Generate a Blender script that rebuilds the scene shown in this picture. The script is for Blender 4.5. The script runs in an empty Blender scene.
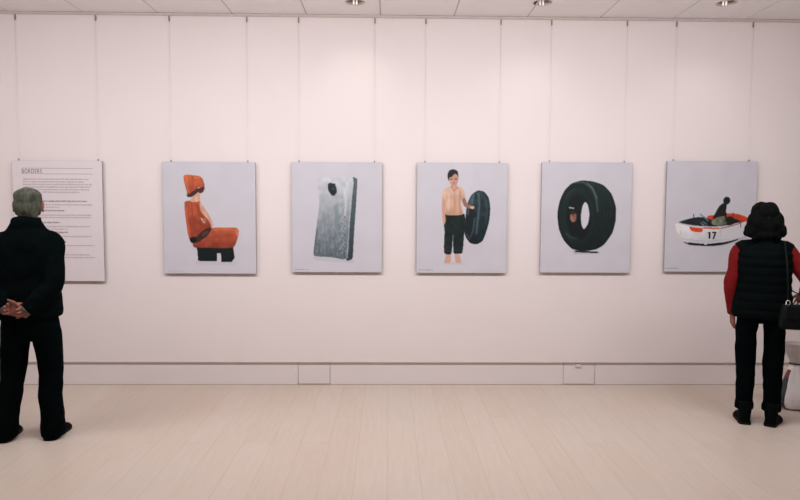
import bpy, bmesh, math, random
import numpy as np
from mathutils import Vector, Matrix, Euler, noise
random.seed(7)
S = bpy.context.scene
COL = S.collection
PI = math.pi

# ------------------------------------------------------------------ view
FOC, CAMH, CAMD = 640.0, 1.58, 5.59
PITCH, ROLL, YAW = math.radians(3.84), math.radians(0.31), math.radians(-1.06)
CM = Matrix.Rotation(YAW, 3, 'Z') @ Matrix.Rotation(PI/2 - PITCH, 3, 'X') @ Matrix.Rotation(ROLL, 3, 'Z')
CP = Vector((0, -CAMD, CAMH))

def on_y(px, py, Y):
    r = CM @ Vector(((px-400)/FOC, (250-py)/FOC, -1)); t = (Y-CP.y)/r.y
    return CP + r*t

def on_z(px, py, Z):
    r = CM @ Vector(((px-400)/FOC, (250-py)/FOC, -1)); t = (Z-CP.z)/r.z
    return CP + r*t

cam = bpy.data.cameras.new('camera'); co = bpy.data.objects.new('camera', cam); COL.objects.link(co)
co.matrix_world = Matrix.Translation(CP) @ CM.to_4x4()
cam.sensor_fit = 'HORIZONTAL'; cam.sensor_width = 36; cam.lens = FOC/800*36
cam.clip_start = 0.05
S.camera = co

# ------------------------------------------------------------------ materials
def lin(c):
    c = np.asarray(c, float)/255
    return np.where(c <= .04045, c/12.92, ((c+.055)/1.055)**2.4)

def mat(name, rgb, rough=.6, metal=0., spec=.5, var=.08, scale=30., bump=0., bscale=60., stretch=(1,1,1), emit=0., sheen=0., alpha=1., trans=0.):
    m = bpy.data.materials.new(name); m.use_nodes = True
    nt = m.node_tree; b = nt.nodes['Principled BSDF']; L = nt.links
    c = lin(rgb)
    tc = nt.nodes.new('ShaderNodeTexCoord'); mp = nt.nodes.new('ShaderNodeMapping'); mp.inputs['Scale'].default_value = stretch
    L.new(tc.outputs['Object'], mp.inputs['Vector'])
    nz = nt.nodes.new('ShaderNodeTexNoise'); nz.inputs['Scale'].default_value = scale; nz.inputs['Detail'].default_value = 5
    L.new(mp.outputs[0], nz.inputs['Vector'])
    r = nt.nodes.new('ShaderNodeValToRGB')
    r.color_ramp.elements[0].position = .3; r.color_ramp.elements[1].position = .7
    r.color_ramp.elements[0].color = (*(c*(1-var)), 1); r.color_ramp.elements[1].color = (*np.minimum(c*(1+var), 1), 1)
    L.new(nz.outputs['Fac'], r.inputs[0]); L.new(r.outputs[0], b.inputs['Base Color'])
    b.inputs['Roughness'].default_value = rough; b.inputs['Metallic'].default_value = metal
    b.inputs['Specular IOR Level'].default_value = spec
    b.inputs['Sheen Weight'].default_value = sheen
    b.inputs['Alpha'].default_value = alpha
    b.inputs['Transmission Weight'].default_value = trans
    if emit:
        b.inputs['Emission Color'].default_value = (1, .95, .88, 1); b.inputs['Emission Strength'].default_value = emit
    if bump:
        n2 = nt.nodes.new('ShaderNodeTexNoise'); n2.inputs['Scale'].default_value = bscale; n2.inputs['Detail'].default_value = 4
        L.new(mp.outputs[0], n2.inputs['Vector'])
        bp = nt.nodes.new('ShaderNodeBump'); bp.inputs['Strength'].default_value = bump; bp.inputs['Distance'].default_value = .01
        L.new(n2.outputs['Fac'], bp.inputs['Height']); L.new(bp.outputs[0], b.inputs['Normal'])
    return m

M_wall = mat('wall_paint', (226, 215, 214), .75, var=.012, scale=2.5, bump=.03, bscale=140)
M_room = mat('room_paint', (226, 218, 215), .8, var=.01)
M_base = mat('baseboard_paint', (222, 212, 211), .6, var=.012, scale=4)
M_ceil = mat('ceiling_tile', (242, 239, 239), .9, var=.02, scale=3, bump=.05, bscale=220)
M_grid = mat('ceiling_grid', (196, 186, 181), .7)
M_trim = mat('trim_metal', (196, 182, 176), .5)
M_board = mat('board_core', (150, 146, 148), .6)
M_white = mat('panel_white', (218, 207, 210), .55, var=.012, scale=8)
M_ink = mat('ink_grey', (162, 142, 148), .7)
M_inkb = mat('ink_dark', (104, 86, 94), .7)
M_steel = mat('steel', (150, 140, 136), .45, metal=.6)
M_wire = mat('wire_steel', (222, 212, 210), .5, metal=.2)
M_clip = mat('clip_dark', (140, 126, 121), .6)
M_refl = mat('reflector', (150, 139, 130), .7)
M_lamp = mat('lamp_glass', (255, 240, 225), .3, emit=.7)
M_skin = mat('skin', (132, 80, 68), .55, var=.12, scale=40, bump=.06, bscale=200)
M_hairg = mat('hair_grey', (74, 76, 66), .85, spec=.15, var=.5, scale=55, stretch=(1, 1, .22), bump=.5, bscale=90)
M_hairb = mat('hair_black', (7, 10, 9), .8, spec=.06, var=.6, scale=60, stretch=(1, 1, .15), bump=.5, bscale=70)
M_jack = mat('jacket_cloth', (3, 8, 9), .95, spec=.04, var=.2, scale=25, bump=.12, bscale=40)
M_trou = mat('trouser_cloth', (3, 8, 9), .95, spec=.03, var=.2, scale=25, bump=.1, bscale=40)
M_shirt = mat('shirt_cuff', (92, 86, 78), .8)
M_vest = mat('vest_nylon', (3, 8, 9), .85, spec=.06, var=.2, scale=20, bump=.1, bscale=50)
M_jean = mat('jean_cloth', (3, 7, 9), .95, spec=.03, var=.25, scale=25, bump=.1, bscale=60)
M_red = mat('red_knit', (108, 12, 13), .9, spec=.2, var=.15, scale=80, bump=.2, bscale=150)
M_shoe = mat('shoe_leather', (3, 7, 8), .8, spec=.06, var=.2)
M_sole = mat('sole_rubber', (6, 9, 9), .8, spec=.2)
M_bag = mat('bag_leather', (7, 12, 12), .65, spec=.12, var=.15, scale=60, bump=.15, bscale=180)
M_chrome = mat('chrome', (215, 212, 208), .2, metal=1.)
M_eye = mat('eye_white', (225, 220, 215), .2)
M_lip = mat('lip', (128, 62, 58), .5)
M_iris = mat('iris', (50, 35, 25), .2)
M_poly = mat('plastic_white', (240, 235, 236), .2, var=.05, scale=14, bump=.25, bscale=18)
M_polyg = mat('plastic_grey', (198, 191, 189), .4, var=.08, scale=12, bump=.25, bscale=20)
M_polyd = mat('plastic_print', (42, 50, 50), .4, var=.2, scale=20)
M_polyr = mat('plastic_print_red', (132, 26, 34), .4, var=.2, scale=20)

def floor_material():
    m = bpy.data.materials.new('floor_planks'); m.use_nodes = True
    nt = m.node_tree; b = nt.nodes['Principled BSDF']; L = nt.links; N = nt.nodes.new
    tc = N('ShaderNodeTexCoord'); mp = N('ShaderNodeMapping'); mp.inputs['Rotation'].default_value = (0, 0, PI/2)
    L.new(tc.outputs['Object'], mp.inputs['Vector'])
    br = N('ShaderNodeTexBrick'); br.offset = .37; br.offset_frequency = 2
    br.inputs['Scale'].default_value = 1; br.inputs['Brick Width'].default_value = 1.38; br.inputs['Row Height'].default_value = .193
    br.inputs['Mortar Size'].default_value = .0022; br.inputs['Mortar Smooth'].default_value = .4; br.inputs['Bias'].default_value = 0
    a, d, k = lin((200, 186, 175)), lin((197, 182, 170)), lin((186, 169, 156))
    br.inputs['Color1'].default_value = (*a, 1); br.inputs['Color2'].default_value = (*d, 1); br.inputs['Mortar'].default_value = (*k, 1)
    L.new(mp.outputs[0], br.inputs['Vector'])
    m2 = N('ShaderNodeMapping'); m2.inputs['Scale'].default_value = (14, 1.1, 1); L.new(tc.outputs['Object'], m2.inputs['Vector'])
    nz = N('ShaderNodeTexNoise'); nz.inputs['Scale'].default_value = 3; nz.inputs['Detail'].default_value = 6; L.new(m2.outputs[0], nz.inputs['Vector'])
    n3 = N('ShaderNodeTexNoise'); n3.inputs['Scale'].default_value = .9; n3.inputs['Detail'].default_value = 3; L.new(tc.outputs['Object'], n3.inputs['Vector'])
    r = N('ShaderNodeValToRGB'); r.color_ramp.elements[0].position = .35; r.color_ramp.elements[1].position = .65
    r.color_ramp.elements[0].color = (.95, .945, .94, 1); r.color_ramp.elements[1].color = (1, 1, 1, 1); L.new(nz.outputs['Fac'], r.inputs[0])
    r3 = N('ShaderNodeValToRGB'); r3.color_ramp.elements[0].position = .35; r3.color_ramp.elements[1].position = .65
    r3.color_ramp.elements[0].color = (.99, .95, .93, 1); r3.color_ramp.elements[1].color = (1, 1, 1, 1); L.new(n3.outputs['Fac'], r3.inputs[0])
    x = N('ShaderNodeMix'); x.data_type = 'RGBA'; x.blend_type = 'MULTIPLY'; x.inputs[0].default_value = 1
    L.new(br.outputs['Color'], x.inputs[6]); L.new(r.outputs[0], x.inputs[7])
    y = N('ShaderNodeMix'); y.data_type = 'RGBA'; y.blend_type = 'MULTIPLY'; y.inputs[0].default_value = 1
    L.new(x.outputs[2], y.inputs[6]); L.new(r3.outputs[0], y.inputs[7])
    L.new(y.outputs[2], b.inputs['Base Color'])
    b.inputs['Roughness'].default_value = .42; b.inputs['Specular IOR Level'].default_value = .4
    bp = N('ShaderNodeBump'); bp.inputs['Strength'].default_value = .15; bp.inputs['Distance'].default_value = .002; bp.invert = True
    L.new(br.outputs['Fac'], bp.inputs['Height']); L.new(bp.outputs[0], b.inputs['Normal'])
    return m
M_floor = floor_material()

# ------------------------------------------------------------------ helpers
def link(name, me, m=None, parent=None, smooth=False):
    o = bpy.data.objects.new(name, me); COL.objects.link(o)
    if m is not None:
        me.materials.clear(); me.materials.append(m)
    if smooth:
        for p in me.polygons: p.use_smooth = True
    if parent is not None: o.parent = parent
    return o

def obj(name, bm, m=None, parent=None, smooth=False, bevel=0.):
    bmesh.ops.recalc_face_normals(bm, faces=bm.faces)
    if bevel:
        bmesh.ops.bevel(bm, geom=bm.edges[:], offset=bevel, segments=2, affect='EDGES', profile=.5)
    me = bpy.data.meshes.new(name); bm.to_mesh(me); bm.free()
    return link(name, me, m, parent, smooth)

def thing(name, label, cat, loc=(0, 0, 0), rz=0., group=None):
    o = bpy.data.objects.new(name, None); COL.objects.link(o); o.empty_display_size = .1
    o.location = loc; o.rotation_euler = (0, 0, rz); o['label'] = label; o['category'] = cat; o['kind'] = 'thing'
    if group: o['group'] = group
    return o

def struct(name, bm, m, label, cat, bevel=0.):
    o = obj(name, bm, m, bevel=bevel); o['kind'] = 'structure'; o['label'] = label; o['category'] = cat
    return o

def box(bm, x0, x1, y0, y1, z0, z1):
    v = [bm.verts.new((x, y, z)) for x in (x0, x1) for y in (y0, y1) for z in (z0, z1)]
    for f in ((0, 1, 3, 2), (4, 6, 7, 5), (0, 4, 5, 1), (2, 3, 7, 6), (0, 2, 6, 4), (1, 5, 7, 3)):
        bm.faces.new([v[i] for i in f])

def ell(bm, c, r, mtx=None, u=20, v=14):
    t = Matrix.Translation(Vector(c)) @ Matrix.Diagonal((*r, 1))
    if mtx is not None: t = mtx @ t
    bmesh.ops.create_uvsphere(bm, u_segments=u, v_segments=v, radius=1, matrix=t)

def tube(bm, pts, rad, seg=16, ref=(1, 0, 0), mtx=None, power=2., smooth=0):
    """closed loft along pts; rad = list of r or (ra, rb) with ra along ref"""
    P = [Vector(p) for p in pts]; R = [(r, r) if not isinstance(r, tuple) else r for r in rad]
    for _ in range(smooth):                                   # subdivide with Catmull-Rom
        P2, R2 = [], []
        for i in range(len(P)-1):
            a, b, c, d = P[max(i-1, 0)], P[i], P[i+1], P[min(i+2, len(P)-1)]
            P2 += [b, (-a+9*b+9*c-d)/16]
            ra, rb, rc, rd = [np.array(R[j]) for j in (max(i-1, 0), i, i+1, min(i+2, len(P)-1))]
            R2 += [tuple(rb), tuple((-ra+9*rb+9*rc-rd)/16)]
        P, R = P2+[P[-1]], R2+[R[-1]]
    rings = []
    for i, p in enumerate(P):
        t = (P[min(i+1, len(P)-1)] - P[max(i-1, 0)]).normalized()
        x = Vector(ref); x = x - t*x.dot(t)
        if x.length < .15: x = Vector((0, 1, 0)); x = x - t*x.dot(t)
        x.normalize(); y = t.cross(x)
        ring = []
        for k in range(seg):
            a = 2*PI*k/seg; ca, sa = math.cos(a), math.sin(a)
            ca = math.copysign(abs(ca)**(2/power), ca); sa = math.copysign(abs(sa)**(2/power), sa)
            q = p + x*(R[i][0]*ca) + y*(R[i][1]*sa)
            ring.append(bm.verts.new(mtx @ q if mtx is not None else q))
        rings.append(ring)
    for a, b in zip(rings, rings[1:]):
        for k in range(seg):
            bm.faces.new((a[k], a[(k+1) % seg], b[(k+1) % seg], b[k]))
    bm.faces.new(rings[0][::-1]); bm.faces.new(rings[-1])
    return rings

def lathe(bm, prof, seg=32, c=(0, 0, 0), closed=False):
    rings = []
    for r, z in prof:
        rings.append([bm.verts.new((c[0]+r*math.cos(2*PI*k/seg), c[1]+r*math.sin(2*PI*k/seg), c[2]+z)) for k in range(seg)])
    for a, b in zip(rings, rings[1:]):
        for k in range(seg): bm.faces.new((a[k], a[(k+1) % seg], b[(k+1) % seg], b[k]))
    if closed:
        bm.faces.new(rings[0][::-1]); bm.faces.new(rings[-1])

def fuse(name, bm, voxel, it, m, parent, fold=0., fscale=(6, 6, 14), seed=0.):
    """one continuous skin over all closed shapes in bm, with optional cloth folds"""
    bmesh.ops.recalc_face_normals(bm, faces=bm.faces)
    me = bpy.data.meshes.new('work'); bm.to_mesh(me); bm.free()
    o = bpy.data.objects.new('work', me); COL.objects.link(o)
    r = o.modifiers.new('r', 'REMESH'); r.mode = 'VOXEL'; r.voxel_size = voxel; r.adaptivity = 0
    s = o.modifiers.new('s', 'SMOOTH'); s.factor = .5; s.iterations = it
    dg = bpy.context.evaluated_depsgraph_get(); dg.update()
    out = bpy.data.meshes.new_from_object(o.evaluated_get(dg))
    bpy.data.objects.remove(o); bpy.data.meshes.remove(me)
    if fold:
        nrm = [v.normal.copy() for v in out.vertices]
        for v, n in zip(out.vertices, nrm):
            p = v.co; q = Vector((p.x*fscale[0]+seed, p.y*fscale[1], p.z*fscale[2]))
            q2 = Vector((p.x*5+seed, p.y*5+p.z*9, p.z*4))
            d = noise.noise(q)*.7 + (abs(noise.noise(q2))-.25)*.8
            v.co = p + n*(fold*d)
    out.name = name
    return link(name, out, m, parent, True)

# ------------------------------------------------------------------ room
X0, X1, Y0, ZC = -5.6, 5.8, -9.0, 3.212
REC = .024                                   # baseboard sits this far behind the wall face
ZB = on_y(400, 362.3, 0).z                  # lower edge of the wall face
bm = bmesh.new(); box(bm, X0, X1, Y0, .3, -.12, 0); struct('floor', bm, M_floor, 'pale pinkish laminate plank floor', 'floor')
bm = bmesh.new(); box(bm, X0, X1, 0, .3, ZB, ZC+.2); struct('wall_back', bm, M_wall, 'long white gallery wall the prints hang on', 'wall')
bm = bmesh.new(); box(bm, X0-.2, X0, Y0, .3, 0, ZC+.2); struct('wall_left', bm, M_room, 'white side wall left of the gallery', 'wall')
bm = bmesh.new(); box(bm, X1, X1+.2, Y0, .3, 0, ZC+.2); struct('wall_right', bm, M_room, 'white side wall right of the gallery', 'wall')
bm = bmesh.new(); box(bm, X0, X1, Y0-.2, Y0, 0, ZC+.2); struct('wall_front', bm, M_room, 'white wall behind the viewer', 'wall')
# baseboard runs, split by the two access hatches
hx = [(on_y(298.3, 375, REC).x, on_y(329.8, 375, REC).x), (on_y(563.4, 375, REC).x, on_y(594.6, 375, REC).x)]
GAP = .004
bm = bmesh.new()
for a, b in ((X0, hx[0][0]-GAP), (hx[0][1]+GAP, hx[1][0]-GAP), (hx[1][1]+GAP, X1)):
    box(bm, a, b, REC, REC+.1, 0.003, ZB)
box(bm, X0, X1, REC+.06, REC+.1, 0.0, ZB)
struct('baseboard_back', bm, M_base, 'tall white recessed baseboard along the gallery wall', 'baseboard')
for (a, b), lab in zip(hx, ('small white access hatch in the baseboard below the grey mattress print', 'small white access hatch with a latch in the baseboard below the tyre print')):
    t = thing('access_hatch', lab, 'hatch', ((a+b)/2, REC, .006), 0, 'baseboard access hatches')
    bm = bmesh.new(); w = (b-a)/2
    box(bm, -w, w, .001, .05, .001, ZB-.012); obj('hatch_door', bm, M_base, t, bevel=.0015)
    if 'latch' in lab:
        bm = bmesh.new(); box(bm, -.035, .012, -.014, .004, ZB-.052, ZB-.026); obj('latch', bm, M_white, t, bevel=.003)

# ceiling tiles with recessed joints
def tile(bm, x0, x1, y0, y1, z0, z1, hole=None):
    if hole is None:
        box(bm, x0, x1, y0, y1, z0, z1); return
    cx, cy, r = hole; n = 48; cl, cu, sl, su = [], [], [], []
    ang = sorted([2*PI*k/n for k in range(n)] + [math.atan2(y-cy, x-cx) % (2*PI) for x in (x0, x1) for y in (y0, y1)])
    for a in ang:
        dx, dy = math.cos(a), math.sin(a)
        t = min(((x1-cx)/dx if dx > 1e-9 else (x0-cx)/dx if dx < -1e-9 else 1e9), ((y1-cy)/dy if dy > 1e-9 else (y0-cy)/dy if dy < -1e-9 else 1e9))
        for L, rr, z in ((cl, r, z0), (cu, r, z1), (sl, t, z0), (su, t, z1)):
            L.append(bm.verts.new((cx+dx*rr, cy+dy*rr, z)))
    m = len(ang)
    for k in range(m):
        j = (k+1) % m
        bm.faces.new((cl[k], cl[j], sl[j], sl[k])); bm.faces.new((cu[k], cu[j], su[j], su[k]))
        bm.faces.new((cl[k], cl[j], cu[j], cu[k])); bm.faces.new((sl[k], sl[j], su[j], su[k]))

DR = .072                                    # downlight opening radius
DL = [on_z(px, py, ZC) for px, py in ((355, 2.0), (542.5, 2.4), (726.5, 2.8))]
sx = [on_y(px, 18, 0).x for px in (380.5, 745)]
pitch_x = (sx[1]-sx[0])/5
seams_x = [sx[0]+pitch_x*k for k in range(-12, 13)]; seams_x = [X0]+[s for s in seams_x if X0+.1 < s < X1-.1]+[X1]
sy = -.56; seams_y = [0, sy]
while seams_y[-1] > Y0+pitch_x: seams_y.append(seams_y[-1]-pitch_x)
seams_y.append(Y0)
bm = bmesh.new(); J = .0055
for a, b in zip(seams_x, seams_x[1:]):
    for c, d in zip(seams_y, seams_y[1:]):
        hole = next(((p.x, p.y, DR) for p in DL if a+J < p.x < b-J and d+J < p.y < c-J), None)
        tile(bm, a+J, b-J, d+J, c-J, ZC, ZC+.016, hole)
struct('ceiling', bm, M_ceil, 'suspended ceiling of pale square tiles', 'ceiling')
bm = bmesh.new()
for s in seams_x[1:-1]: box(bm, s-.012, s+.012, Y0, 0, ZC+.0035, ZC+.02)
for s in seams_y[1:-1]: box(bm, X0, X1, s-.012, s+.012, ZC+.0035, ZC+.02)
struct('ceiling_grid', bm, M_grid, 'thin grey grid bars between the ceiling tiles', 'ceiling grid')
bm = bmesh.new(); box(bm, X0, X1, Y0, .3, ZC+.22, ZC+.3); struct('ceiling_slab', bm, M_room, 'concrete slab above the suspended ceiling', 'ceiling')
bm = bmesh.new(); box(bm, X0, X1, -.012, 0, ZC-.022, ZC-.008); struct('trim_1', bm, M_trim, 'slim hanging rail along the top of the wall', 'trim')

# downlights
for p, lab in zip(DL, ('recessed round downlight in the ceiling above the grey mattress print', 'recessed round downlight in the ceiling above the tyre print', 'recessed round downlight in the ceiling above the boat print')):
    t = thing('recessed_downlight', lab, 'ceiling light', (p.x, p.y, ZC), 0, 'recessed ceiling downlights')
    bm = bmesh.new(); lathe(bm, [(DR-.004, .03), (DR-.004, 0), (DR-.001, -.004), (DR+.006, -.003), (DR+.007, 0)]); obj('trim_ring', bm, M_trim, t, True)
    bm = bmesh.new(); lathe(bm, [(.02, .15), (.045, .148), (.06, .10), (DR-.003, .0)]); lathe(bm, [(0.001, .15), (.021, .15)]); obj('reflector', bm, M_refl, t, True)
    for dx in (-.012, .012):
        bm = bmesh.new(); tube(bm, [(dx, .02, .13), (dx, .025, .03), (dx, .028, -.006), (dx, .028, -.014)], [.0065, .0065, .0062, .003], 10)
        obj('lamp_tube', bm, M_lamp, t, True)

# ------------------------------------------------------------------ prints
class Canvas:
    """a studio photograph drawn in source units, stored as per-vertex ink on the board"""
    def __init__(s, x0, y0, x1, y1, res=2.6, bg=(204, 197, 205)):
        s.x0, s.y0, s.x1, s.y1 = x0, y0, x1, y1
        s.w, s.h = int((x1-x0)*res)+1, int((y1-y0)*res)+1
        xs = np.linspace(x0, x1, s.w); ys = np.linspace(y0, y1, s.h)
        s.X, s.Y = np.meshgrid(xs, ys); s.A = np.zeros((s.h, s.w, 3)) + np.array(bg, float)
        s.res = res; s.rng = np.random.RandomState(3)
        s.o, s.s = (0, 0), 1.
        s.A += (s.field(9)-.5)[..., None]*5
    def frame(s, ox, oy, sc): s.o, s.s = (ox, oy), sc
    def field(s, n, sx=1., sy=1.):
        gw, gh = max(2, int(n*sx)), max(2, int(n*sy)); g = s.rng.rand(gh+1, gw+1)
        u = np.linspace(0, gw-1e-6, s.w); v = np.linspace(0, gh-1e-6, s.h)
        i, j = u.astype(int), v.astype(int); fu, fv = u-i, v-j
        fu = fu*fu*(3-2*fu); fv = (fv*fv*(3-2*fv))[:, None]
        a = g[j][:, i]*(1-fu)+g[j][:, i+1]*fu; b = g[j+1][:, i]*(1-fu)+g[j+1][:, i+1]*fu
        return a*(1-fv)+b*fv
    def mask(s, pts, soft=1, curve=True):
        P = np.array([(s.o[0]+x/s.s, s.o[1]+y/s.s) for x, y in pts])
        if curve and len(P) > 4:
            Q = []
            n = len(P)
            for i in range(n):
                a, b, c, d = P[i-1], P[i], P[(i+1) % n], P[(i+2) % n]
                for t in (0, .33, .67):
                    k = (b*2+(c-a)*t+(2*a-5*b+4*c-d)*t*t+(-a+3*b-3*c+d)*t**3)/2
                    Q.append(k*.6+(b+(c-b)*t)*.4)
            P = np.array(Q)
        m = np.zeros((s.h, s.w), bool)
        for i in range(len(P)):
            (xa, ya), (xb, yb) = P[i-1], P[i]
            if ya == yb: continue
            c = ((ya > s.Y) != (yb > s.Y)) & (s.X < (xb-xa)*(s.Y-ya)/(yb-ya)+xa)
            m ^= c
        m = m.astype(float)
        for _ in range(soft):
            k = np.pad(m, 1, 'edge'); m = (k[:-2, 1:-1]+k[2:, 1:-1]+k[1:-1, :-2]+k[1:-1, 2:]+2*k[1:-1, 1:-1])/6
        return m
    def put(s, m, col, op=1.):
        c = np.array(col, float) if not isinstance(col, np.ndarray) else col
        s.A = s.A*(1-(m*op)[..., None]) + c*(m*op)[..., None]
    def poly(s, pts, col, op=1., soft=1, curve=True, grain=0., clip=None):
        m = s.mask(pts, soft, curve)
        if clip is not None: m = m*clip
        c = np.zeros_like(s.A)+np.array(col, float)
        if grain: c = np.clip(c*(1+(s.field(26)-.5)[..., None]*grain), 0, 255)
        s.put(m, c, op); return m
    def grad(s, pts, c0, c1, p0, p1, soft=1, grain=0., curve=True):
        m = s.mask(pts, soft, curve)
        a = np.array((s.o[0]+p0[0]/s.s, s.o[1]+p0[1]/s.s)); b = np.array((s.o[0]+p1[0]/s.s, s.o[1]+p1[1]/s.s)); d = b-a
        t = np.clip(((s.X-a[0])*d[0]+(s.Y-a[1])*d[1])/(d@d), 0, 1)[..., None]
        c = np.array(c0, float)*(1-t)+np.array(c1, float)*t
        if grain: c = np.clip(c*(1+(s.field(26)-.5)[..., None]*grain), 0, 255)
        s.put(m, c); return m
    def oval(s, cx, cy, rx, ry, col, op=1., soft=1, rot=0., clip=None):
        p = []
        for k in range(28):
            a = 2*PI*k/28; x, y = rx*math.cos(a), ry*math.sin(a)
            p.append((cx+x*math.cos(rot)-y*math.sin(rot), cy+x*math.sin(rot)+y*math.cos(rot)))
        return s.poly(p, col, op, soft, False, clip=clip)
    def stroke(s, pts, w, col, op=1., soft=1, clip=None):
        P = [np.array(p, float) for p in pts]; L, R = [], []
        for i, p in enumerate(P):
            t = P[min(i+1, len(P)-1)]-P[max(i-1, 0)]; t = t/(np.hypot(*t)+1e-9); n = np.array((-t[1], t[0]))*w/2
            L.append(tuple(p+n)); R.append(tuple(p-n))
        return s.poly(L+R[::-1], col, op, soft, False, clip=clip)

def caption(c, x, y, w):
    k = c.o, c.s; c.frame(0, 0, 1); r = random.Random(int(x*10)); q = x
    while q < x+w:
        d = r.uniform(.5, 1.8); c.stroke([(q, y), (min(q+d, x+w), y)], .7, (128, 122, 128), .75, 0); q += d+.5
    c.o, c.s = k

def draw_seat(c):
    c.frame(175, 165, 4.757)
    c.poly([(85, 455), (280, 458), (300, 475), (90, 475)], (190, 184, 190), .5, 4)
    c.poly([(98, 390), (275, 388), (282, 440), (268, 460), (218, 460), (216, 418), (198, 418), (196, 458), (105, 456), (104, 410)], (8, 22, 22), curve=False)
    b = c.grad([(45, 175), (80, 168), (118, 170), (128, 200), (150, 240), (170, 280), (172, 300), (150, 332), (100, 362), (70, 362), (58, 320), (48, 240)], (184, 84, 54), (140, 56, 38), (60, 180), (140, 340), grain=.25)
    c.stroke([(78, 172), (84, 250), (96, 330)], 6, (150, 58, 38), .7, 2, b); c.stroke([(50, 200), (62, 300), (72, 355)], 7, (214, 100, 62), .6, 2, b)
    c.stroke([(105, 190), (118, 250), (120, 320)], 5, (140, 52, 34), .6, 2, b)
    c.poly([(116, 176), (132, 190), (152, 220), (176, 265), (181, 288), (172, 298), (164, 268), (142, 244), (122, 216)], (208, 158, 138), grain=.2)
    c.poly([(118, 250), (142, 252), (150, 272), (134, 276)], (206, 156, 136), .9)
    c.stroke([(120, 230), (140, 262), (165, 285)], 5, (120, 50, 36), .8)
    c.grad([(85, 365), (122, 335), (170, 299), (225, 296), (290, 297), (303, 310), (298, 345), (275, 392), (180, 394), (90, 392), (82, 378)], (190, 90, 58), (138, 56, 40), (200, 300), (200, 392), grain=.25)
    c.stroke([(160, 345), (230, 336), (298, 330)], 5, (158, 62, 40), .7, 2); c.stroke([(175, 306), (235, 303), (292, 304)], 6, (216, 112, 74), .7, 2)
    c.poly([(292, 300), (304, 310), (299, 340), (288, 325)], (214, 128, 92), .8)
    c.poly([(68, 345), (100, 340), (130, 312), (160, 296), (173, 305), (152, 335), (108, 366), (75, 370)], (58, 34, 30), grain=.5)
    c.oval(85, 356, 17, 14, (16, 18, 18)); c.oval(140, 325, 20, 9, (96, 60, 50), .8, 2, -.6)
    c.poly([(84, 150), (116, 126), (120, 168), (96, 176), (72, 172)], (212, 158, 134))
    c.stroke([(100, 150), (104, 172)], 7, (226, 190, 170), .8)
    c.poly([(88, 124), (138, 98), (142, 112), (134, 128), (120, 133), (106, 124)], (74, 40, 34))
    c.poly([(57, 138), (80, 126), (106, 108), (114, 124), (82, 150), (60, 151)], (66, 36, 32))
    h = c.grad([(42, 52), (58, 45), (76, 47), (118, 52), (134, 66), (143, 98), (138, 101), (112, 106), (84, 126), (60, 140), (57, 125), (46, 85)], (208, 104, 62), (162, 68, 46), (60, 50), (100, 125), grain=.2)
    c.stroke([(84, 52), (90, 80), (78, 118)], 5, (160, 62, 42), .7, 2, h); c.stroke([(112, 60), (128, 92)], 8, (190, 96, 66), .8, 2, h)
    c.stroke([(54, 56), (60, 100), (64, 130)], 6, (228, 124, 78), .6, 2, h); c.stroke([(92, 60), (118, 58)], 6, (224, 126, 84), .7, 2, h)
    caption(c, 167, 271.3, 15)

def draw_mattress(c):
    c.frame(305, 165, 5)
    c.poly([(48, 455), (215, 470), (240, 475), (240, 490), (60, 478)], (184, 180, 186), .5, 4)
    c.grad([(238, 60), (258, 66), (262, 76), (255, 200), (245, 350), (239, 460), (226, 474), (205, 470), (214, 300), (232, 140)], (88, 98, 104), (48, 62, 68), (240, 60), (230, 470), grain=.2)
    f = c.grad([(68, 63), (150, 59), (240, 60), (236, 160), (224, 300), (213, 466), (130, 460), (48, 455), (42, 432), (58, 300), (72, 190)], (198, 197, 203), (94, 102, 110), (150, 80), (150, 460), grain=.12)
    fine = (c.field(95, 1, .8)-.5); fine2 = (c.field(40, 1.5, .5)-.5); low = np.clip((c.Y-(165+40))/50, 0, 1)
    c.A += (f*(fine*18*(.3+low)+fine2*24*(.35+low)))[..., None]*np.array((1., 1., 1.))
    for k in range(9):
        x = 80+k*16; c.stroke([(x+10, 240), (x-2, 350), (x-10, 452)], 4, (96, 120, 126), .28, 2, f)
    for k in range(16):
        y = 205+k*15; x = 205-(k % 3)*9; c.stroke([(x-22, y+12), (x-6, y-3), (x+6, y+8)], 4, (214, 222, 225), .38, 1, f); c.stroke([(x-20, y+17), (x-4, y+3), (x+6, y+14)], 3, (84, 102, 108), .4, 1, f)
    for k in range(22):
        x = 60+(k*37) % 140; y = 290+(k*53) % 150; c.stroke([(x, y), (x+7, y+9), (x+3, y+20)], 4, (72, 90, 97) if k % 2 else (190, 200, 204), .4, 2, f)
    c.stroke([(150, 200), (165, 260), (158, 330)], 22, (104, 128, 136), .4, 5, f); c.stroke([(60, 320), (52, 400), (48, 445)], 8, (80, 104, 108), .7, 2, f)
    c.stroke([(50, 450), (130, 457), (210, 464)], 10, (90, 112, 116), .7, 2, f); c.stroke([(195, 110), (205, 190), (200, 250)], 12, (216, 222, 224), .5, 3, f)
    c.stroke([(238, 62), (230, 160), (220, 300), (210, 465)], 4, (176, 190, 194), .7, 1)
    c.poly([(115, 96), (126, 86), (140, 92), (155, 105), (159, 125), (150, 150), (136, 153), (126, 140), (117, 124)], (38, 48, 50), grain=1.2)
    c.oval(140, 118, 5, 5, (96, 106, 110), .5); c.stroke([(118, 92), (124, 112), (119, 128)], 6, (30, 40, 42)); c.oval(153, 132, 6, 9, (36, 46, 48)); c.oval(146, 96, 7, 5, (40, 48, 50)); c.oval(128, 104, 8, 9, (26, 34, 36), .8)
    caption(c, 294, 269.6, 14)

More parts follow.
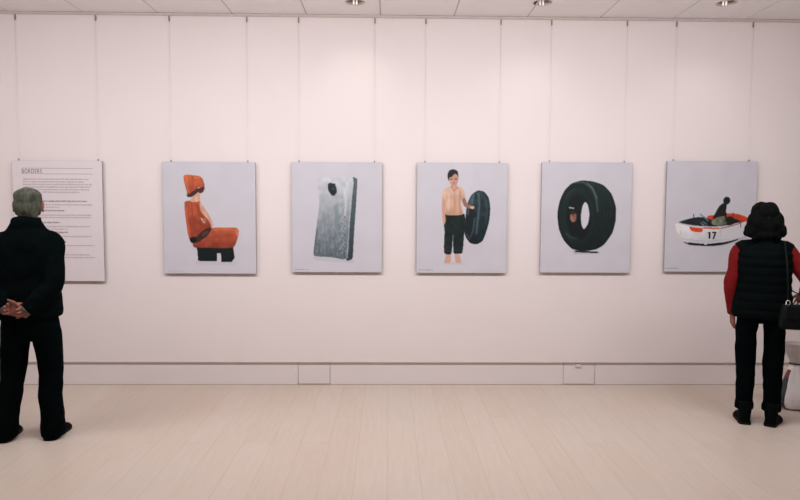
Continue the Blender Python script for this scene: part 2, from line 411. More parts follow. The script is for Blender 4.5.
def draw_woman(c):
    c.frame(400, 150, 3.7)
    c.poly([(160, 414), (232, 416), (250, 424), (165, 424)], (186, 180, 186), .5, 3)
    c.poly([(172, 383), (188, 383), (190, 408), (186, 418), (164, 417), (168, 405)], (206, 158, 140)); c.poly([(205, 382), (218, 382), (228, 412), (222, 419), (206, 414)], (206, 158, 140))
    # inner tube
    o = c.grad([(241, 262), (246, 205), (262, 166), (285, 149), (308, 152), (326, 174), (333, 215), (328, 270), (308, 332), (284, 348), (260, 343), (243, 320), (237, 292)], (40, 56, 62), (12, 24, 30), (285, 150), (290, 345), grain=.6)
    c.oval(258, 268, 19, 64, (16, 28, 34), 1, 2, .1, o); c.stroke([(246, 310), (256, 330), (270, 300), (276, 250)], 6, (74, 92, 100), .7, 2, o)
    c.stroke([(288, 158), (292, 200), (288, 250), (282, 310)], 8, (92, 112, 120), .6, 3, o); c.stroke([(262, 178), (252, 215), (250, 240)], 7, (86, 104, 112), .6, 2, o)
    c.stroke([(312, 170), (322, 220), (316, 275)], 7, (54, 72, 78), .6, 3, o); c.stroke([(272, 160), (264, 200)], 6, (110, 126, 132), .5, 2, o)
    # figure
    t = c.poly([(162, 236), (238, 236), (238, 300), (232, 378), (216, 383), (199, 380), (196, 312), (191, 383), (164, 380), (165, 300)], (18, 30, 30), grain=.6)
    c.stroke([(170, 240), (168, 300), (170, 370)], 6, (44, 52, 48), .6, 2, t); c.stroke([(164, 372), (192, 375)], 6, (48, 54, 50), .7, 1); c.stroke([(199, 372), (232, 371)], 6, (48, 54, 50), .7, 1)
    c.poly([(154, 180), (169, 184), (166, 235), (169, 262), (162, 276), (156, 250)], (204, 152, 134))
    c.poly([(226, 176), (239, 176), (247, 196), (262, 204), (274, 208), (272, 218), (256, 215), (236, 206)], (150, 104, 90))
    c.oval(266, 211, 8, 5, (214, 170, 150))
    s = c.grad([(160, 150), (186, 132), (212, 132), (233, 143), (239, 174), (226, 181), (228, 210), (231, 238), (168, 239), (171, 190), (154, 183)], (216, 178, 156), (196, 150, 126), (190, 140), (205, 238), grain=.15)
    c.stroke([(200, 145), (202, 190), (200, 236)], 3, (176, 128, 106), .7, 1, s); c.stroke([(222, 150), (218, 200), (224, 234)], 7, (170, 124, 104), .6, 2, s); c.stroke([(180, 160), (178, 220)], 8, (228, 194, 174), .6, 2, s)
    c.poly([(188, 122), (207, 122), (209, 136), (199, 150), (188, 138)], (204, 152, 134)); c.stroke([(186, 134), (198, 152), (212, 136)], 2.5, (140, 92, 78), .8, 0)
    c.poly([(178, 96), (193, 84), (212, 88), (214, 110), (207, 127), (197, 133), (185, 125), (179, 112)], (192, 142, 126))
    c.oval(187, 116, 6, 8, (206, 158, 142), .7, 2); c.stroke([(183, 108), (192, 107)], 3.5, (70, 44, 40), .8, 0); c.stroke([(200, 106), (209, 106)], 3.5, (70, 44, 40), .8, 0); c.stroke([(192, 122), (203, 121)], 3.2, (166, 88, 82), .8, 0); c.stroke([(197, 108), (198, 116)], 2, (176, 124, 108), .7, 0)
    c.poly([(174, 100), (174, 88), (181, 75), (197, 71), (211, 79), (214, 101), (210, 92), (200, 87), (189, 99), (181, 101), (178, 113)], (24, 26, 30))
    caption(c, 419, 270, 14)

def draw_tyre(c):
    c.frame(550, 170, 5.27)
    c.poly([(120, 425), (258, 428), (275, 440), (130, 445)], (176, 170, 178), .7, 3)
    c.poly([(130, 424), (255, 430), (258, 438), (140, 433)], (10, 20, 20))
    o = c.grad([(38, 230), (50, 160), (75, 105), (110, 70), (160, 54), (215, 57), (275, 76), (320, 122), (345, 190), (347, 262), (330, 330), (290, 390), (245, 418), (180, 427), (120, 416), (75, 370), (48, 310)], (22, 38, 38), (10, 22, 24), (250, 60), (250, 420), grain=.4)
    for k in range(5):
        x = 262+k*18; c.stroke([(x-62, 70+k*8), (x+8, 150), (x+16, 240), (x-2, 330), (x-45, 405)], 3, (6, 14, 16), .6, 1, o); c.stroke([(x-56, 70+k*8), (x+14, 150), (x+22, 240), (x+4, 330), (x-39, 405)], 2, (40, 54, 54), .5, 1, o)
    w = c.oval(142, 240, 103, 178, (13, 26, 28), 1, 1, -.06, o)
    c.oval(142, 242, 92, 150, (20, 35, 36), .8, 3, -.06, o); c.oval(150, 246, 66, 122, (9, 20, 22), 1, 2, -.06, o)
    c.stroke([(120, 66), (170, 62), (215, 90), (240, 140), (250, 220)], 9, (84, 100, 100), .6, 4, o); c.stroke([(190, 64), (225, 100), (243, 150)], 6, (120, 134, 132), .55, 3, o)
    c.stroke([(85, 330), (110, 356), (150, 360)], 9, (60, 76, 80), .6, 4, o); c.stroke([(80, 150), (100, 115), (130, 100)], 8, (48, 62, 64), .6, 4, o)
    c.poly([(183, 166), (198, 184), (207, 230), (201, 280), (181, 311), (167, 290), (162, 240), (169, 190)], (206, 199, 207), 1, 1)
    c.oval(122, 246, 17, 28, (160, 108, 92)); c.oval(120, 226, 15, 9, (40, 30, 28), .9); c.stroke([(122, 232), (123, 262)], 3, (110, 66, 54), .8); c.stroke([(110, 240), (134, 240)], 3, (80, 46, 40), .8); c.stroke([(115, 262), (130, 261)], 3, (130, 60, 54), .8); c.oval(131, 252, 7, 16, (120, 74, 62), .6, 2)
    c.poly([(98, 192), (126, 197), (125, 204), (98, 200)], (180, 184, 184), .9, 1, False)

def draw_boat(c):
    c.frame(665, 185, 6.667)
    c.poly([(120, 378), (200, 388), (300, 394), (420, 377), (520, 340), (560, 350), (400, 400), (300, 410), (170, 402)], (168, 164, 172), .7, 4)
    c.poly([(130, 378), (200, 386), (300, 390), (420, 374), (490, 352), (485, 366), (400, 395), (305, 406), (180, 400), (150, 390)], (14, 20, 22))
    c.poly([(282, 206), (320, 199), (410, 188), (480, 189), (540, 208), (575, 232), (540, 258), (505, 252), (460, 245), (300, 245)], (192, 62, 36), grain=.25)
    h = c.grad([(66, 262), (92, 255), (165, 270), (370, 287), (460, 268), (575, 232), (572, 290), (530, 335), (480, 360), (420, 375), (280, 392), (140, 376), (86, 345)], (232, 226, 228), (200, 196, 202), (200, 270), (230, 390), grain=.06)
    c.poly([(372, 288), (575, 234), (570, 292), (530, 335), (420, 374), (376, 380)], (206, 200, 206), .8)
    c.stroke([(68, 268), (76, 310), (96, 345)], 5, (214, 150, 130), .7, 1, h); c.stroke([(106, 300), (104, 340)], 3, (190, 120, 108), .7, 1, h); c.stroke([(90, 352), (150, 362), (280, 376), (420, 360)], 4, (168, 164, 170), .6, 1, h)
    c.poly([(92, 246), (190, 216), (262, 214), (320, 232), (460, 222), (505, 243), (380, 272), (250, 272), (160, 263)], (26, 32, 36), grain=.8)
    c.stroke([(232, 192), (262, 214), (290, 240)], 9, (96, 134, 150), .9, 1); c.stroke([(250, 240), (280, 262)], 12, (78, 110, 126), .9, 1); c.stroke([(236, 250), (262, 268)], 7, (150, 164, 170), .8, 1)
    c.poly([(160, 276), (255, 287), (251, 312), (215, 314), (182, 306), (168, 292)], (214, 74, 38), curve=False)
    c.stroke([(256, 284), (366, 288)], 11, (198, 104, 70), 1, 1); c.stroke([(90, 253), (165, 270), (256, 279)], 4, (180, 174, 176), .9)
    c.stroke([(372, 288), (460, 266), (510, 250)], 6, (150, 60, 44), .9, 1)
    c.poly([(385, 118), (408, 130), (402, 190), (412, 230), (370, 240), (320, 222), (335, 182), (358, 140)], (22, 25, 25))
    c.poly([(310, 238), (350, 212), (396, 206), (414, 250), (385, 270), (320, 263)], (112, 114, 98), grain=.5)
    c.poly([(396, 180), (408, 180), (414, 235), (404, 250)], (30, 28, 26)); c.poly([(412, 214), (440, 206), (462, 222), (458, 258), (418, 266)], (24, 26, 26))
    c.oval(407, 101, 23, 26, (16, 20, 20)); c.stroke([(398, 118), (394, 140)], 16, (20, 22, 22))
    c.stroke([(189, 193), (191, 218)], 5, (60, 60, 58)); c.stroke([(452, 182), (456, 215)], 9, (90, 70, 56)); c.stroke([(505, 236), (508, 282)], 5, (80, 76, 76)); c.stroke([(371, 290), (372, 345)], 3, (160, 152, 156), .7)
    # racing number on the bow
    c.stroke([(301, 312), (301, 356)], 12, (14, 16, 18), 1, 0); c.stroke([(286, 319), (302, 313)], 6, (14, 16, 18), 1, 0)
    c.stroke([(317, 316), (345, 316)], 10, (14, 16, 18), 1, 0); c.poly([(334, 314), (345, 314), (333, 358), (321, 358)], (14, 16, 18), 1, 0, False)
    c.oval(155, 381, 10, 5, (206, 204, 206)); c.oval(276, 393, 10, 6, (206, 204, 206))
    caption(c, 666, 268.5, 14)

def print_material():
    m = bpy.data.materials.new('print_ink'); m.use_nodes = True
    nt = m.node_tree; b = nt.nodes['Principled BSDF']
    a = nt.nodes.new('ShaderNodeAttribute'); a.attribute_name = 'ink'
    nt.links.new(a.outputs['Color'], b.inputs['Base Color'])
    b.inputs['Roughness'].default_value = .5; b.inputs['Specular IOR Level'].default_value = .3
    return m
M_print = print_material()
PF = -.034           # front of the boards
BT = .016            # board thickness

def board(t, w, h, m=M_board):
    bm = bmesh.new(); box(bm, 0, w, 0, BT, 0, h); obj('board', bm, m, t, bevel=.0012)

def wire(px, py, what, ztop):
    p = on_y(px, py, PF)
    t = thing('hanging_wire', what, 'wire', (p.x, PF+BT/2, 0), 0, 'hanging wires of the prints')
    bm = bmesh.new(); tube(bm, [(0, 0, ztop+.004), (0, 0, p.z+.01), (0, .002+PF*-1-BT/2-.012, ZC-.05)], [.001]*3, 6); obj('cable', bm, M_wire, t, True)
    bm = bmesh.new(); box(bm, -.005, .005, -.004, .006, ztop-.004, ztop+.016); obj('hook', bm, M_clip, t, bevel=.002)
    yb = -PF-BT/2
    bm = bmesh.new(); box(bm, -.005, .005, yb-.012, yb-.0005, ZC-.07, ZC-.026); obj('rail_clip', bm, M_clip, t, bevel=.002)

def make_print(name, x0, x1, ztop, zbot, canvas, draw, label, wires, who):
    t = thing(name, label, 'picture', (x0, PF, zbot), 0, 'photographic prints on the wall')
    w, h = x1-x0, ztop-zbot
    board(t, w, h)
    c = Canvas(*canvas); draw(c)
    A = lin(np.clip(c.A, 0, 255))*np.array((.92, .955, .955))
    n, mm = c.w, c.h; v = np.empty((mm, n, 3)); e = .0012
    v[..., 0] = np.linspace(e, w-e, n)[None, :]; v[..., 1] = -.0006; v[..., 2] = np.linspace(h-e, e, mm)[:, None]
    idx = np.arange(n*mm).reshape(mm, n)
    q = np.stack([idx[:-1, :-1], idx[1:, :-1], idx[1:, 1:], idx[:-1, 1:]], -1).reshape(-1, 4)
    me = bpy.data.meshes.new('printed_image'); me.from_pydata(v.reshape(-1, 3).tolist(), [], q.tolist())
    at = me.color_attributes.new('ink', 'FLOAT_COLOR', 'POINT')
    at.data.foreach_set('color', np.concatenate([A.reshape(-1, 3), np.ones((n*mm, 1))], 1).astype(np.float32).ravel())
    link('printed_image', me, M_print, t)
    for (px, py), side in zip(wires, ('left', 'right')):
        wire(px, py, 'thin steel hanging wire on the %s corner of the %s' % (side, who), ztop)

def px_rect(tl, tr, br, bl):
    a, b, c, d = [on_y(*p, PF) for p in (tl, tr, br, bl)]
    return (a.x+d.x)/2, (b.x+c.x)/2, (a.z+b.z)/2, (c.z+d.z)/2

make_print('picture_print', *px_rect((162.3, 162), (254.8, 162), (256.8, 273.6), (164.3, 273.6)), (163, 162, 256, 273.6), draw_seat,
           'photo print of an orange car seat with a figure moulded into it', ((170.6, 160.5), (247.5, 160.5)), 'orange seat print')
make_print('picture_print', *px_rect((291.8, 162.2), (382, 162.3), (382, 272.3), (292, 272.2)), (292, 162.2, 382, 272.2), draw_mattress,
           'photo print of an upright grey mattress with a dark patch', ((298.9, 160.5), (374.5, 160.5)), 'grey mattress print')
make_print('picture_print', *px_rect((416.6, 162.7), (507.8, 163), (505.8, 273), (416.8, 273)), (416.8, 162.9, 506.5, 273), draw_woman,
           'photo print of a barefoot person in a beige shirt holding a black inner tube', ((425, 161), (499.5, 161)), 'inner tube print')
make_print('picture_print', *px_rect((542, 162.2), (632.5, 162.5), (629.5, 273), (540, 272.4)), (541, 162.2, 631, 272.8), draw_tyre,
           'photo print of a big black tyre with a small face inside', ((549.7, 160.5), (624.7, 160.5)), 'tyre print')
make_print('picture_print', *px_rect((667, 161.2), (757.6, 161.2), (753.5, 271.8), (664.2, 271.8)), (665.5, 161.2, 755.5, 271.8), draw_boat,
           'photo print of a white and orange boat with number 17 and a rower', ((673.8, 159.5), (749.6, 159.5)), 'boat print')

# introductory text panel
tx0, tx1, tz1, tz0 = px_rect((12.6, 160.2), (101.6, 161), (105, 281), (15.2, 281))
tp = thing('hanging_text_panel', 'tall white text panel with small grey print behind the person in the black jacket', 'text panel', (tx0, PF, tz0), 0)
board(tp, tx1-tx0, tz1-tz0, M_board)
bm = bmesh.new(); box(bm, .001, tx1-tx0-.001, -.001, 0, .001, tz1-tz0-.001); obj('paper_face', bm, M_white, tp)
def tpt(px, py):
    p = on_y(px, py, PF); return p.x-tx0, p.z-tz0
FF = -.0016
def bar(bm, x0, x1, z0, z1):
    box(bm, x0, x1, FF, -.0008, z0, z1)
def text_line(bm, px0, px1, py, hgt, rnd, bold=False):
    x, z = tpt(px0, py); xe, _ = tpt(px1, py); z0 = z-hgt/2
    while x < xe:
        for _ in range(rnd.randint(2, 9)):
            a = rnd.choice((1, 1, 1, 1.35)); d = rnd.choice((0, 0, 0, .3)); wdt = hgt*(.34 if bold else .26)
            bar(bm, x, x+wdt, z0-d*hgt, z0+hgt*a)
            if rnd.random() < .6:
                k = rnd.choice((0, .4, .8)); bar(bm, x+wdt, x+wdt+hgt*.22, z0+k*hgt, z0+k*hgt+hgt*.2)
            x += hgt*(.62 if bold else .58)
            if x > xe: break
        x += hgt*.45
rr = random.Random(5)
bm = bmesh.new()
for y, xe in ((179, 88), (181.7, 84), (184.3, 92), (186.9, 90), (189.5, 89), (192.1, 80)): text_line(bm, 23, xe, y, .0092, rr)
obj('paragraph_text', bm, M_ink, tp)
for para in (((204.6, 92), (207.2, 60)), ((215, 92), (217.4, 91)), ((226.4, 90), (229, 68)), ((236.3, 92),), ((245.3, 94),), ((254.6, 90), (257.3, 95))):
    bm = bmesh.new()
    for y, xe in para: text_line(bm, 23, xe, y, .0085, rr)
    obj('paragraph_text', bm, M_ink, tp)
for y, xe in ((201, 87), (210.5, 64.5), (222.4, 60), (232.2, 68.5), (241.7, 66)):
    bm = bmesh.new(); text_line(bm, 23, xe, y, .0098, rr, True); obj('bold_heading', bm, M_inkb, tp)
for (a, b, y, y2) in ((21.5, 93, 168, 168.6), (42.5, 92.5, 173.7, 174.2)):
    bm = bmesh.new(); x0, z = tpt(a, y); x1, z2 = tpt(b, y2); bar(bm, x0, x1, (z+z2)/2-.002, (z+z2)/2+.002); obj('rule_line', bm, M_ink, tp)
fc = bpy.data.curves.new('title', 'FONT'); fc.body = 'BORDERS'; fc.size = .055; fc.extrude = .0004; fc.space_character = 1.22
fo = bpy.data.objects.new('title', fc); COL.objects.link(fo)
dg = bpy.context.evaluated_depsgraph_get(); dg.update()
me = bpy.data.meshes.new_from_object(fo.evaluated_get(dg)); bpy.data.objects.remove(fo)
xa, za = tpt(22, 173.6); xb, zb = tpt(41.7, 169.1)
cs = np.array([v.co[:] for v in me.vertices]); mn, mx = cs.min(0), cs.max(0)
for v in me.vertices:
    v.co = ((v.co.x-mn[0])/(mx[0]-mn[0])*(xb-xa)+xa, FF-v.co.z, (v.co.y-mn[1])/(mx[1]-mn[1])*(zb-za)+za)
link('title_lettering', me, M_inkb, tp)
wire(18, 158.6, 'thin steel hanging wire on the left corner of the text panel', tz1)
wire(97.7, 159.4, 'thin steel hanging wire on the right corner of the text panel', tz1)

# ------------------------------------------------------------------ people
def hand(bm, mtx, curl=(.35, .45, .35), left=False, thumb=.5, sc=1.):
    """wrist at the origin, fingers along +X, palm towards -Z, thumb on +Y (right hand)"""
    sgn = -1 if left else 1
    T = mtx @ Matrix.Scale(sc, 4)
    def pt(x, y, z): return Vector((x, y*sgn, z))
    tube(bm, [(-.03, 0, 0), (0, 0, 0), pt(.03, .002, -.001), pt(.065, 0, -.001), pt(.09, -.002, 0)], [(.025, .02), (.026, .018), (.035, .016), (.041, .0145), (.038, .011)], 14, (0, 1, 0), T)
    for (y, l, a, r) in ((.029, .072, .10, .0082), (.0095, .080, .02, .0084), (-.010, .074, -.06, .0081), (-.029, .058, -.15, .0072)):
        p = Vector((.082-.35*abs(y-.008), y*sgn, 0)); d = a*sgn; ang = .0; P = [p-Vector((.02, 0, 0)), p.copy()]
        for k, f in enumerate((.45, .31, .24)):
            ang += curl[k]
            v = Vector((math.cos(ang)*math.cos(d), math.cos(ang)*math.sin(d), -math.sin(ang)))
            p = p + v*l*f; P.append(p.copy())
        tube(bm, P, [r*1.05, r*1.06, r, r*.93, r*.62], 10, (0, 1, 0), T, smooth=1)
    p = pt(.018, .024, -.004); P = [pt(.0, .012, -.002), p]
    for k, (l, a) in enumerate(((.042, .75), (.032, .45), (.024, .3))):
        a2 = a*(1-.4*thumb)
        p = p + Vector((math.cos(a2)*l, math.sin(a2)*l*sgn, -.35*thumb*l*(k+1)*.8)); P.append(p)
    tube(bm, P, [.014, .0145, .0115, .0095, .006], 10, (0, 1, 0), T, smooth=1)

def head(bm, T, w=1.):
    ell(bm, (0, -.014, .032), (.074*w, .094, .086), T); ell(bm, (0, .026, -.028), (.061*w, .068, .082), T); ell(bm, (0, .052, -.085), (.034*w, .034, .026), T)
    ell(bm, (0, .02, -.065), (.052*w, .06, .04), T)
    tube(bm, [(0, .082, .022), (0, .096, -.004), (0, .107, -.027), (0, .095, -.034)], [(.006, .008), (.008, .009), (.0135, .011), (.012, .006)], 10, (1, 0, 0), T)
    for s in (-1, 1):
        ell(bm, (s*.03, .068, .03), (.02, .009, .0055), T); ell(bm, (s*.034, .06, -.024), (.022, .02, .022), T)
        ell(bm, (s*.0745*w, -.006, -.006), (.007, .021, .032), T @ Matrix.Rotation(s*-.35, 4, 'Z') if False else T)
        ell(bm, (s*.0855*w, -.012, .004), (.008, .017, .03), T); ell(bm, (s*.086*w, -.006, -.03), (.007, .01, .012), T)
    ell(bm, (0, .0885, -.06), (.022, .008, .005), T); ell(bm, (0, .087, -.069), (.018, .008, .006), T)

def eyes(parent, T):
    for s in (-1, 1):
        bm = bmesh.new(); ell(bm, (s*.03, .069, .012), (.012, .0095, .0072), T); o = obj('eye', bm, M_eye, parent, True)
        bm = bmesh.new(); ell(bm, (s*.03, .0758, .012), (.0046, .0036, .0046), T); obj('iris', bm, M_iris, o, True)
        bm = bmesh.new(); tube(bm, [(s*.014, .0795, .03), (s*.03, .0805, .035), (s*.047, .069, .031)], [(.003, .0035), (.003, .004), (.0015, .002)], 8, mtx=T, smooth=1); obj('eyebrow', bm, M_iris, parent, True)
    bm = bmesh.new(); tube(bm, [(-.022, .088, -.064), (-.01, .0945, -.063), (0, .0965, -.064), (.01, .0945, -.063), (.022, .088, -.064)], [(.002, .002), (.004, .005), (.004, .0055), (.004, .005), (.002, .002)], 10, (0, 0, 1), T, smooth=1); obj('lips', bm, M_lip, parent, True)

def shoe(parent, at, ang, ln, hgt, ankle, m, wid=1., shaft=0):
    """one shoe, heel near `at`, toe turned by ang from +Y"""
    T = Matrix.Translation(Vector(at)) @ Matrix.Rotation(ang, 4, 'Z')
    prof = [(-.075, .012, .045), (-.07, .028, .07), (-.045, .036, ankle), (.0, .037, ankle), (.04, .038, ankle*.86), (.09, .042, .066), (.14, .046, .056), (.175, .042, .046), (.2, .03, .036), (.212, .012, .028)]
    k = ln/.287; bm = bmesh.new(); rings = []; n = 20
    for y, w, h in prof:
        ring = []
        for i in range(n):
            a = 2*PI*i/n; x = w*wid*math.copysign(abs(math.cos(a))**.75, math.cos(a)); s = math.sin(a)
            z = .014 + (h-.014)*(s**.8 if s > 0 else 0)
            if s < 0: z = .014 + .008*s*0
            if h > .08 and s > .3: x *= 1-.25*(s-.3)
            ring.append(bm.verts.new(T @ Vector((x, y*k, z))))
        rings.append(ring)
    for a, b in zip(rings, rings[1:]):
        for i in range(n): bm.faces.new((a[i], a[(i+1) % n], b[(i+1) % n], b[i]))
    bm.faces.new(rings[0][::-1]); bm.faces.new(rings[-1])
    bmesh.ops.remove_doubles(bm, verts=bm.verts[:], dist=.0008)
    if shaft: tube(bm, [T @ Vector((0, -.014, .05)), T @ Vector((0, -.016, .1)), T @ Vector((0, -.012, shaft))], [(.04, .056), (.046, .054), (.05, .056)], 18)
    o = fuse('shoe', bm, .006, 3, m, parent)
    bm = bmesh.new(); out = []
    for y, w, h in prof: out.append((w*wid+.004, y*k))
    pts = [(x, y) for x, y in out] + [(-x, y) for x, y in out[::-1]]
    lo = [bm.verts.new(T @ Vector((x, y, .0005))) for x, y in pts]; hi = [bm.verts.new(T @ Vector((x, y, .02))) for x, y in pts]
    bm.faces.new(lo[::-1]); bm.faces.new(hi)
    for i in range(len(pts)): j = (i+1) % len(pts); bm.faces.new((lo[i], lo[j], hi[j], hi[i]))
    obj('sole', bm, M_sole, o)

def frame(w, fx, palm):
    """hand frame: wrist w, finger direction fx, palm direction palm"""
    x = Vector(fx).normalized(); z = -Vector(palm); z = (z-x*z.dot(x)).normalized(); y = z.cross(x)
    return Matrix.Translation(Vector(w)) @ Matrix((x, y, z)).transposed().to_4x4()

def AX(s): return -.02 if s > 0 else -.017
# --- person on the left: black jacket, hands clasped behind the back
mp = on_z(29.5, 440, 0)
pm = thing('person', 'grey-haired person in black jacket and trousers with hands clasped behind back', 'person', (mp.x, mp.y+.06, 0), math.radians(9), 'people looking at the prints')
HM = Matrix.Translation((.004, .02, 1.573)) @ Matrix.Rotation(math.radians(12), 4, 'Z') @ Matrix.Rotation(math.radians(-4), 4, 'X')
RW, LW = (.03, -.192, .883), (-.078, -.165, .895)
RE, LE = (.186, -.105, 1.045), (-.195, -.09, 1.045)
RS, LS = (.155, 0, 1.322), (-.155, 0, 1.322)
bm = bmesh.new()
head(bm, HM)
tube(bm, [(0, -.015, 1.38), (0, -.012, 1.44), (0, -.002, 1.53)], [(.07, .06), (.056, .058), (.055, .06)], 18)
tube(bm, [(0, 0, .86), (0, 0, .95), (0, 0, 1.08), (0, 0, 1.24), (0, -.005, 1.34), (0, -.01, 1.41)], [(.155, .11), (.165, .115), (.15, .11), (.175, .115), (.17, .095), (.08, .065)], 24)
for s, sh, e, w in ((1, RS, RE, RW), (-1, LS, LE, LW)):
    tube(bm, [(s*.12, 0, 1.36), sh, tuple((Vector(sh)+Vector(e))/2), e, tuple((Vector(e)*.6+Vector(w)*.4)), w], [.05, .056, .045, .038, .038, .026], 14, smooth=1)
    tube(bm, [(s*.07, 0, .93), (s*.09, 0, .84), (s*.1, .005, .68), (s*.118, .01, .5), (s*.13+AX(s)*.5, -.02, .33), (s*.15+AX(s), -.025, .1), (s*.15+AX(s), -.02, .06)], [.07, .085, .075, .055, .053, .038, .04], 14, smooth=1)
    tube(bm, [(s*.15+AX(s), -.045, .045), (s*.15+AX(s), .03, .05), (s*.15+AX(s), .13, .035)], [(.03, .03), (.033, .028), (.03, .018)], 12)
hand(bm, frame(RW, (-1, -.08, .42), (0, -1, .1)), (.75, .9, .6), False, .9)
hand(bm, frame(LW, (1, .0, -.04), (0, -1, -.2)), (.95, .95, .6), True, .5)
fuse('body', bm, .0042, 3, M_skin, pm)
eyes(pm, HM)
bm = bmesh.new()
ell(bm, (0, -.024, .04), (.083, .096, .084), HM, 28, 20); ell(bm, (0, -.03, .062), (.083, .088, .058), HM, 28, 20); ell(bm, (0, -.05, -.005), (.077, .066, .086), HM, 24, 18); ell(bm, (0, .02, .082), (.062, .056, .036), HM)
ell(bm, (0, -.062, -.055), (.058, .035, .04), HM)
for s in (-1, 1): ell(bm, (s*.066, -.03, -.02), (.012, .03, .045), HM)
fuse('hair', bm, .005, 3, M_hairg, pm, .005, (45, 45, 14), 2.)
bm = bmesh.new()
tube(bm, [(0, -.01, .835), (0, -.01, .87), (0, -.005, 1.0), (0, 0, 1.12), (0, -.004, 1.25), (0, -.008, 1.335), (0, -.012, 1.395), (0, -.014, 1.435), (0, -.012, 1.465), (0, -.012, 1.495)],
     [(.196, .142), (.206, .152), (.194, .148), (.196, .148), (.2, .145), (.188, .128), (.148, .112), (.105, .094), (.086, .084), (.084, .08)], 32, smooth=1, power=2.3)
for s, sh, e, w in ((1, RS, RE, RW), (-1, LS, LE, LW)):
    W = Vector(w); E_ = Vector(e); cuff = W+(E_-W)*.1
    tube(bm, [(s*.11, 0, 1.35), sh, tuple((Vector(sh)+E_)/2), e, tuple(E_*.55+W*.45), tuple(cuff)], [.066, .072, .067, .062, .056, .046], 18, smooth=2)
tube(bm, [(0, -.015, 1.415), (0, -.016, 1.455), (0, -.014, 1.482), (0, -.012, 1.49)], [(.125, .102), (.103, .096), (.092, .09), (.08, .078)], 24)
jk = fuse('jacket', bm, .0065, 4, M_jack, pm, .011, (7, 7, 10), 1.)
for s, e, w, up in ((1, RE, RW, 0), (-1, LE, LW, 0)):
    W = Vector(w); E_ = Vector(e); bm = bmesh.new()
    tube(bm, [tuple(W+(E_-W)*.16), tuple(W+(E_-W)*.03)], [.039, .036], 20); obj('shirt_cuff', bm, M_shirt, jk, True)
bm = bmesh.new()
tube(bm, [(0, 0, .98), (0, -.005, .9), (0, -.01, .82), (0, -.005, .74), (0, 0, .68)], [(.16, .122), (.17, .132), (.178, .138), (.172, .13), (.15, .1)], 28, smooth=1)
for s in (-1, 1):
    tube(bm, [(s*.08, -.005, .85), (s*.094, -.005, .72), (s*.108, 0, .58), (s*.118+AX(s)*.2, .005, .47), (s*.126+AX(s)*.5, -.01, .32), (s*.146+AX(s)*.9, -.02, .16), (s*.15+AX(s), -.018, .05), (s*.15+AX(s), -.016, .022)], [(.09, .12), (.091, .112), (.084, .098), (.077, .09), (.073, .088), (.073, .09), (.077, .1), (.076, .1)], 20, smooth=1)
fuse('trousers', bm, .0065, 4, M_trou, pm, .009, (8, 8, 9), 5.)
shoe(pm, (.13, -.025, 0), math.radians(-5), .29, .075, .09, M_shoe, 1.12)
shoe(pm, (-.167, -.025, 0), math.radians(4), .29, .075, .09, M_shoe, 1.12)

# --- person on the right: quilted vest over a red top
wp = on_z(759, 424.5, 0)
pw = thing('person', 'dark-haired person in black quilted vest over red sleeves with black jeans', 'person', (wp.x+.01, wp.y+.05, 0), math.radians(-20), 'people looking at the prints')
HW = Matrix.Translation((-.005, .02, 1.493)) @ Matrix.Rotation(math.radians(4), 4, 'Z') @ Matrix.Scale(.97, 4)
RS, LS = (.15, 0, 1.278), (-.156, 0, 1.278)
LE, LW = (-.208, -.01, 1.0), (-.182, .04, .80)
RE, RW = (.29, -.045, 1.055), (.30, .15, .955)
bm = bmesh.new()
head(bm, HW, .95)
tube(bm, [(0, -.015, 1.30), (0, -.012, 1.37), (0, -.002, 1.46)], [(.06, .052), (.048, .05), (.047, .052)], 18)
tube(bm, [(0, 0, .8), (0, 0, .88), (0, 0, 1.01), (0, .01, 1.15), (0, 0, 1.25), (0, -.01, 1.32)], [(.15, .11), (.155, .115), (.125, .095), (.15, .115), (.145, .085), (.065, .055)], 24)
for s, sh, e, w in ((1, RS, RE, RW), (-1, LS, LE, LW)):
    tube(bm, [(s*.1, 0, 1.28), sh, tuple((Vector(sh)+Vector(e))/2), e, tuple((Vector(e)*.6+Vector(w)*.4)), w], [.042, .047, .039, .034, .033, .023], 14, smooth=1)
    tube(bm, [(s*.07, 0, .87), (s*.087, 0, .78), (s*.093, .0, .63), (s*.091, .006, .46), (s*.09, -.01, .3), (s*.09, -.025, .09), (s*.09, -.02, .055)], [.06, .06, .052, .046, .045, .034, .036], 14, smooth=1)
    tube(bm, [(s*.09, -.045, .042), (s*.095, .03, .045), (s*.105, .12, .032)], [(.027, .027), (.03, .025), (.027, .016)], 12)
hand(bm, frame(LW, (.03, .12, -1), (.9, .25, 0)), (.35, .45, .35), True, .5, .92)
hand(bm, frame(RW, (.0, .75, -.6), (-.4, -.4, -.8)), (.5, .6, .4), False, .6, .92)
fuse('body', bm, .0042, 3, M_skin, pw)
eyes(pw, HW)
# bob with a centre parting and outward curling ends
bm = bmesh.new()
for s in (-1, 1):
    ell(bm, (s*.028, -.02, .055), (.066, .105, .088), HW, 24, 18)
    ell(bm, (s*.052, -.045, -.01), (.072, .088, .09), HW); ell(bm, (s*.075, -.045, -.065), (.064, .075, .065), HW); ell(bm, (s*.09, -.05, -.085), (.05, .055, .042), HW)
    ell(bm, (s*.113, -.035, -.09), (.034, .04, .026), HW); ell(bm, (s*.085, .012, -.04), (.03, .04, .085), HW)
ell(bm, (0, -.07, -.04), (.095, .065, .11), HW); ell(bm, (0, -.085, -.1), (.1, .05, .045), HW); ell(bm, (-.05, -.08, -.122), (.05, .04, .03), HW); ell(bm, (.055, -.078, -.12), (.05, .04, .03), HW)
fuse('hair', bm, .005, 2, M_hairb, pw, .009, (46, 46, 7), 3.)
bm = bmesh.new()
tube(bm, [(0, 0, .84), (0, 0, .95), (0, .01, 1.15), (0, 0, 1.25), (0, -.01, 1.31), (0, -.01, 1.35)], [(.15, .11), (.14, .105), (.155, .12), (.15, .09), (.075, .065), (.06, .058)], 24, smooth=1)
